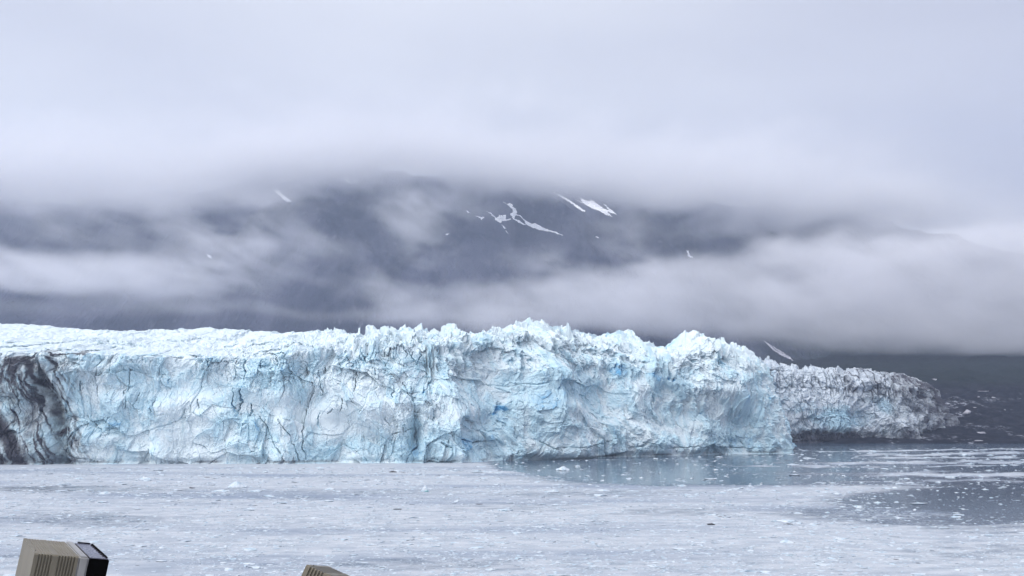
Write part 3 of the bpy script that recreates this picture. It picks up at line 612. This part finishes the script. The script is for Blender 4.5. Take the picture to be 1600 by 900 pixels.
# finely broken ice between the floes: nobody could count it
ico = bmesh.new(); bmesh.ops.create_icosphere(ico, subdivisions=1, radius=1.0)
iv = np.array([v.co[:] for v in ico.verts]); ifc = np.array([[v.index for v in f.verts] for f in ico.faces]); ico.free()
NB = 42000
px = rng.uniform(-60, 1660, NB * 2); py = 700 + 205 * rng.random(NB * 2) ** 1.15
X, Y = ground(px, py); sv = slush_at(X, Y); clump = fbm2(X / 14, Y / 26, 4, 400)
basey = base_fn = np.interp(px, [0, 720, 780, 1000, 1238, 1239], [731, 729, 724, 717, 711, 696])
ok = (py > basey) & (rng.random(NB * 2) < (0.08 + 0.62 * np.clip(sv, 0, 1)) * (1 + 1.1 * clump))
X, Y, sv = X[ok][:NB], Y[ok][:NB], sv[ok][:NB]; n = len(X)
sz = Y / F * (0.35 + rng.gamma(0.9, 0.85, n))
J = iv[None] * (1 + 0.35 * rng.normal(size=(n, 12, 1)))
J = J * np.stack([sz * rng.uniform(0.8, 2.0, n), sz * rng.uniform(.9, 1.6, n), sz * rng.uniform(0.15, 0.42, n)], -1)[:, None, :]
J = J + np.stack([X, Y, 0 * X], -1)[:, None, :]
FF = (ifc[None] + 12 * np.arange(n)[:, None, None]).reshape(-1, 3)
tag(mesh_obj('brash_ice', J.reshape(-1, 3), FF, M['floe'], attrs={'tone': np.repeat(0.8 * rng.random(n) ** 2.2, 12)}), 'finely broken white brash ice covering the water', 'brash ice', kind='stuff')

# ice remnants on the dark slope at the right
def mor_hit(px, py):
    Y = np.arange(1090, 2300, 2.0); X, _, Z = at(px, py, Y); k = int(np.argmax(Z < mor_height(X, Y)))
    return float(X[k]), float(Y[k]), float(Z[k])
for i, (px, py, wd, hs, lab) in enumerate([
    (1460, 593, 13, .9, 'pale ice block on the dark slope just above the tip of the grey glacier end'),
    (1446, 598, 9, .9, 'small pale ice block touching the upper edge of the grey glacier end'),
    (1535, 611, 22, .35, 'long thin pale ice patch high on the dark slope at the right'),
    (1528, 620, 9, .9, 'small pale ice lump below the left end of the long thin patch'),
    (1551, 621, 12, .6, 'pale ice lump below the right end of the long thin patch'),
    (1512, 645, 16, 1.4, 'upright grey ice patch beside the tip of the grey glacier end'),
    (1524, 637, 12, .8, 'small grey ice lump on the upper right of the upright patch'),
    (1533, 676, 20, .6, 'wide pale ice lump low on the dark slope near the shore'),
    (1526, 688, 22, .35, 'flat pale ice patch at the waterline of the dark slope'),
    (1570, 640, 8, .7, 'smallest grey ice lump out on the dark slope at the far right')]):
    X, Y, Z = mor_hit(px, py); me = chunk_mesh('ice_block', 800 + i, M['grey_snow'], 0.8, 26, .3, 2)
    o = bpy.data.objects.new('ice_block', me); col.objects.link(o); s_ = wd / 2 * Y / F
    o.location = (X, Y, Z - 1); o.scale = (s_, s_, s_ * hs); tag(o, lab, 'ice block')

# ------------------------------------------------------------------ equipment boxes on the ship's rail below the camera
def simple(name, c, rough=0.5, met=0.0):
    m, nt, b = mat_new(name)
    n_ = texn(nt, 9, 4, 0.6); k = tuple(x * 0.82 for x in c)
    L(nt, mixc(nt, mrange(nt, n_, 0.35, 0.65), k, c), b.inputs['Base Color']); b.inputs['Roughness'].default_value = rough; b.inputs['Metallic'].default_value = met
    return m
M['beige'] = simple('weathered_beige_paint', (0.17, 0.150, 0.110)); M['rib'] = simple('rib_beige', (0.24, 0.215, 0.165))  # rib: plain lighter beige, not assigned to any part
M['band'] = simple('light_band', (0.30, 0.295, 0.29), 0.35); M['black'] = simple('black_plastic', (0.003, 0.003, 0.0035), 0.9); M['black'].node_tree.nodes['Principled BSDF'].inputs['Specular IOR Level'].default_value = 0.05; M['smoked'] = simple('smoked_cap', (0.13, 0.13, 0.18), 0.2)
M['steel'] = simple('painted_steel', (0.5, 0.5, 0.5), 0.4)
def box_bm(bm, x0, x1, y0, y1, z0, z1, bev=0.0):
    r = bmesh.ops.create_cube(bm, size=1)
    for v in r['verts']: v.co = Vector((x0 + (v.co.x + .5) * (x1 - x0), y0 + (v.co.y + .5) * (y1 - y0), z0 + (v.co.z + .5) * (z1 - z0)))
    if bev: bmesh.ops.bevel(bm, geom=list({e for v in r['verts'] for e in v.link_edges}), offset=bev, segments=3, affect='EDGES')
def bobj(name, bm, mat, parent):
    me = bpy.data.meshes.new(name); bm.to_mesh(me); bm.free(); me.materials.append(mat)
    o = bpy.data.objects.new(name, me); col.objects.link(o); o.parent = parent; return o
def ribbed_box(name):
    """origin at the near left upper corner; x along the ribbed face, y away, z up"""
    root = bpy.data.objects.new(name, None); col.objects.link(root)
    L_, W_, H_ = 0.213, 0.347, 0.42
    bm = bmesh.new()
    # body with real flutes: profile swept down, ribs on the near and top faces
    xs = [0.0, 0.004]; prof = []
    x = 0.0; prof.append((0, 0)); prof.append((0.009, 0))
    x = 0.011
    while x < 0.118:
        if 0.052 < x < 0.066: prof += [(0.052, 0), (0.066, 0)]; x = 0.068; continue
        prof += [(x, 0.0), (x + 0.001, 0.005), (x + 0.0045, 0.005), (x + 0.0055, 0.0)]; x += 0.0084
    prof.append((0.124, 0))
    k = len(prof)
    rows = []
    # strip: down the near face, over the top, down the back
    for (y, z, s1, s2) in ((0, -H_, 1, 0), (0, -0.004, 1, 0), (0.004, 0, 0, 1), (W_ - 0.004, 0, 0, 1), (W_, -0.004, -1, 0), (W_, -H_, -1, 0)):
        rows.append([bm.verts.new((px_, y + s1 * dd, z - 0.35 * s2 * dd)) for px_, dd in prof])
    for a, b_ in zip(rows[:-1], rows[1:]):
        for i in range(k - 1): bm.faces.new((a[i], a[i + 1], b_[i + 1], b_[i]))
    bm.faces.new([r[0] for r in rows]); bm.faces.new([r[-1] for r in rows][::-1])
    bmesh.ops.recalc_face_normals(bm, faces=bm.faces[:])
    bobj('body', bm, M['beige'], root)
    bm = bmesh.new(); box_bm(bm, 0.124, 0.155, -0.0015, W_ + 0.001, -H_, 0.0015, 0.006); bobj('band', bm, M['band'], root)
    bm = bmesh.new(); box_bm(bm, 0.1552, L_, 0.0, W_ - 0.001, -H_, -0.003, 0.002); bobj('end_cap', bm, M['black'], root)
    bm = bmesh.new(); box_bm(bm, 0.157, L_ - 0.003, 0.004, W_ - 0.005, -0.0028, 0.0, 0.0008)
    lid = bobj('lid', bm, M['smoked'], root)
    bm = bmesh.new()      # raised edge strips of the lid
    box_bm(bm, L_ - 0.0065, L_ - 0.003, 0.02, W_ - 0.02, 0.0003, 0.0035); box_bm(bm, 0.165, L_ - 0.009, W_ - 0.012, W_ - 0.007, 0.0003, 0.0035)
    for q in range(7): box_bm(bm, L_ - 0.0125, L_ - 0.0075, 0.05 + q * 0.04, 0.062 + q * 0.04, 0.0003, 0.002)
    e = bobj('edge_strip', bm, M['black'], root)
    bm = bmesh.new(); bmesh.ops.create_cone(bm, cap_ends=True, segments=14, radius1=0.0016, radius2=0.0016, depth=0.002)
    sc = bobj('screw', bm, M['black'], root); sc.location = (0.008, 0.06, 0.0006)
    bm = bmesh.new()
    bmesh.ops.create_cone(bm, cap_ends=True, segments=20, radius1=0.03, radius2=0.03, depth=0.9, matrix=Matrix.Translation((0.1, 0.17, -H_ - 0.45)))
    box_bm(bm, 0.03, 0.17, 0.1, 0.24, -H_ - 0.012, -H_ - 0.001, 0.002)
    bobj('bracket', bm, M['steel'], root)
    return root
bx = ribbed_box('ribbed_box'); bx.location = (-1.41372, 3.02532, CAM_H - 0.38966); bx.rotation_euler = (0.02979, 0.15062, 0.54295)
tag(bx, 'beige ribbed equipment box with pale band and black end at the lower left corner', 'equipment box', 'ribbed boxes on the rail')
b2 = bx.copy(); col.objects.link(b2)
for ch in bx.children:
    c_ = ch.copy(); col.objects.link(c_); c_.parent = b2
d_ = 2.6; X, Y, Z = at(479, 882, d_); b2.location = (float(X), float(Y), float(Z)); b2.rotation_euler = Euler((math.radians(-9.5), math.radians(23), math.radians(-3)), 'XYZ')
tag(b2, 'ribbed corner of a beige box poking over the lower edge left of centre', 'equipment box', 'ribbed boxes on the rail')

# ------------------------------------------------------------------ mist and haze
def volume_mat(name, density, color, aniso=0.0):
    m = bpy.data.materials.new(name); m.use_nodes = True; nt = m.node_tree; nt.nodes.clear()
    o = N(nt, 'ShaderNodeOutputMaterial'); v = N(nt, 'ShaderNodeVolumePrincipled'); L(nt, v.outputs[0], o.inputs['Volume'])
    v.inputs['Color'].default_value = (*color, 1); v.inputs['Density'].default_value = density; v.inputs['Anisotropy'].default_value = aniso
    return m, v
def mist(name, lo, hi, res, fn, mat, label):
    """a bank of mist: a 3-D grid of densities computed here, turned into a volume"""
    nx_, ny_, nz_ = res
    gx = np.linspace(lo[0], hi[0], nx_); gy = np.linspace(lo[1], hi[1], ny_); gz = np.linspace(lo[2], hi[2], nz_)
    X, Y, Z = np.meshgrid(gx, gy, gz, indexing='ij')
    D = np.clip(fn(X, Y, Z), 0, 4)
    me = bpy.data.meshes.new(name); me.vertices.add(X.size)
    me.vertices.foreach_set('co', np.stack([X, Y, Z], -1).astype(np.float32).ravel())
    a = me.attributes.new('mist', 'FLOAT', 'POINT'); a.data.foreach_set('value', D.astype(np.float32).ravel())
    o = bpy.data.objects.new(name, me); col.objects.link(o)
    g = bpy.data.node_groups.new(name, 'GeometryNodeTree')
    g.interface.new_socket('Geometry', in_out='INPUT', socket_type='NodeSocketGeometry'); g.interface.new_socket('Geometry', in_out='OUTPUT', socket_type='NodeSocketGeometry')
    gi = N(g, 'NodeGroupInput'); go = N(g, 'NodeGroupOutput'); vc = N(g, 'GeometryNodeVolumeCube')
    vc.inputs['Min'].default_value = lo; vc.inputs['Max'].default_value = hi
    for q, r_ in zip('XYZ', res): vc.inputs['Resolution ' + q].default_value = r_
    pos = N(g, 'GeometryNodeInputPosition'); sp = N(g, 'ShaderNodeSeparateXYZ'); L(g, pos.outputs[0], sp.inputs[0])
    def idx(k):
        a1 = math_(g, 'SUBTRACT', sp.outputs[k], float(lo[k])); a2 = math_(g, 'MULTIPLY', a1, (res[k] - 1) / (hi[k] - lo[k]))
        return math_(g, 'ROUND', a2)
    ii = math_(g, 'ADD', math_(g, 'MULTIPLY', math_(g, 'ADD', math_(g, 'MULTIPLY', idx(0), float(ny_)), idx(1)), float(nz_)), idx(2))
    fi = N(g, 'FunctionNodeFloatToInt'); L(g, ii, fi.inputs[0])
    na_ = N(g, 'GeometryNodeInputNamedAttribute'); na_.data_type = 'FLOAT'; na_.inputs['Name'].default_value = 'mist'
    si = N(g, 'GeometryNodeSampleIndex'); si.data_type = 'FLOAT'; si.domain = 'POINT'
    L(g, gi.outputs[0], si.inputs['Geometry']); L(g, na_.outputs['Attribute'], si.inputs['Value']); L(g, fi.outputs[0], si.inputs['Index'])
    L(g, si.outputs[0], vc.inputs['Density'])
    smn = N(g, 'GeometryNodeSetMaterial'); smn.inputs['Material'].default_value = mat
    L(g, vc.outputs[0], smn.inputs[0]); L(g, smn.outputs[0], go.inputs[0])
    md = o.modifiers.new('mist', 'NODES'); md.node_group = g
    me.materials.append(mat)
    return tag(o, label, 'mist', kind='stuff')

YB = 2180.0
def px_of(X, Z, Yr):
    return to_px(X, Yr + 0 * X, Z)
def bank_density(X, Y, Z):
    wx = X + 80 * fbm3(X / 240, Y / 260, Z / 120, 5, 21, 0.58); wz = Z + 30 * fbm3(X / 210, Y / 240, Z / 105, 5, 27, 0.58)
    px, py = px_of(wx, wz, YB); p0, q0 = px_of(X, Z, YB)
    n = fbm3((X - 0.5 * Z) / 150, Y / 170, (Z + 0.25 * X) / 62, 6, 33, 0.6)
    def band(top, bot, st, sb):
        t_ = np.interp(px, *zip(*top)); b_ = np.interp(px, *zip(*bot))
        return sm(t_ - st, t_ + st, py) * (1 - sm(b_ - sb, b_ + sb, 0.6 * py + 0.4 * q0))
    r = band([(430, 486), (560, 487), (640, 474), (700, 456), (780, 446), (900, 437), (1000, 430), (1100, 420), (1200, 408), (1300, 395), (1400, 376), (1700, 350)],
             [(430, 486), (560, 492), (620, 504), (800, 510), (980, 514), (1100, 525), (1200, 528), (1300, 538), (1440, 546), (1700, 540)], 20, 16)
    r = r * np.interp(px, [430, 520, 640, 800, 1000, 1200, 1400, 1600], [.45, .5, .75, .95, 1.1, 1.25, 1.5, 1.6])
    d = r * np.clip(1.0 + 0.55 * n, 0.25, 3)
    l = band([(-200, 365), (0, 374), (90, 388), (180, 398), (300, 400), (420, 420)], [(-200, 455), (0, 448), (100, 461), (200, 467), (300, 462), (420, 440)], 22, 15)
    l = l * np.interp(px, [-200, 0, 170, 270, 340, 420], [1.5, 1.3, 1.0, .65, .25, 0])
    d = d + l * np.clip(1.0 + 0.55 * n, 0.25, 3)
    def blob(cx, cy_, rx, ry, a, rot=0.0):
        c_, s_ = math.cos(rot), math.sin(rot); ux, uy = px - cx, py - cy_
        return a * np.exp(-((ux * c_ + uy * s_) / rx) ** 2 - ((-ux * s_ + uy * c_) / ry) ** 2)
    wsp = 0
    for q in ((340, 375, 90, 70, .50), (395, 345, 80, 32, .42, -.6), (200, 345, 190, 34, .14), (60, 345, 90, 26, .2), (340, 440, 80, 40, .35), (415, 350, 14, 60, .25, .5), (250, 325, 60, 20, .3),
              (655, 345, 46, 60, .40), (715, 325, 70, 26, .34), (645, 410, 32, 60, .30), (585, 350, 70, 16, .22, -.2), (625, 450, 60, 30, .30), (760, 400, 80, 24, .16), (700, 385, 30, 16, .2),
              (870, 398, 44, 26, .42), (990, 382, 46, 24, .45), (1030, 410, 50, 28, .6), (900, 418, 50, 20, .35), (960, 350, 50, 16, .22), (1180, 392, 34, 14, .5), (1260, 384, 46, 14, .4), (1130, 376, 36, 14, .25), (1400, 345, 40, 20, .5),
              (470, 400, 30, 40, .14), (510, 420, 80, 34, .12), (520, 320, 60, 20, .12)):
        wsp = wsp + blob(*q)
    d = d + 0.6 * wsp * np.clip(0.6 + 2.0 * n, 0, 3)
    d = d + 0.012
    return d * np.exp(-((Y - YB) / 75.0) ** 2)
BX = 1900
mm, _ = volume_mat('mist_bank', 0.0098, (0.972, 0.975, 1.0), 0.0)
mist('mist_bank', (-BX, YB - 150, 170.0), (BX, YB + 150, 800.0), (560, 9, 200), bank_density, mm, 'drifting bands of lilac white mist in front of the mountain')

def deck_density(X, Y, Z):
    px, py = to_px(X, 3480.0 + 0 * X, Z)
    b_ = np.interp(px, [-400, 0, 100, 200, 280, 360, 430, 520, 600, 700, 800, 900, 980, 1060, 1200, 1330, 1450, 1600, 1900], [318, 318, 322, 315, 305, 300, 290, 275, 280, 290, 294, 308, 326, 332, 336, 338, 366, 400, 430])
    n = fbm3((X - .6 * Z) / 300, Y / 400, Z / 120, 6, 55, 0.58)
    v = (b_ + 12 + 24 * n - py) / 25.0
    top = 1 - sm(1.2, 6.5, v + 0.5 * n) ** 0.7
    return np.clip(v, 0, 1) ** 1.4 * top * np.exp(-((Y - 3480) / 170.0) ** 2) * (1 - 0.8 * sm(1380, 1520, px))
dm, _ = volume_mat('cloud_deck', 0.012, (0.982, 0.985, 1.0), 0.0)
mist('cloud_deck', (-3400.0, 3100.0, 560.0), (3400.0, 3860.0, 1450.0), (360, 9, 110), deck_density, dm, 'low cloud deck hiding the top of the mountain')

hm, hv = volume_mat('haze', 9.0e-5, (0.66, 0.77, 1.0), 0.0)
bm = bmesh.new(); box_bm(bm, -5000, 5000, -500, 6600, -40, 2000)
me = bpy.data.meshes.new('haze'); bm.to_mesh(me); bm.free(); me.materials.append(hm)
hz = bpy.data.objects.new('haze', me); col.objects.link(hz); tag(hz, 'even bluish air between the camera and the mountain', 'haze', kind='stuff')
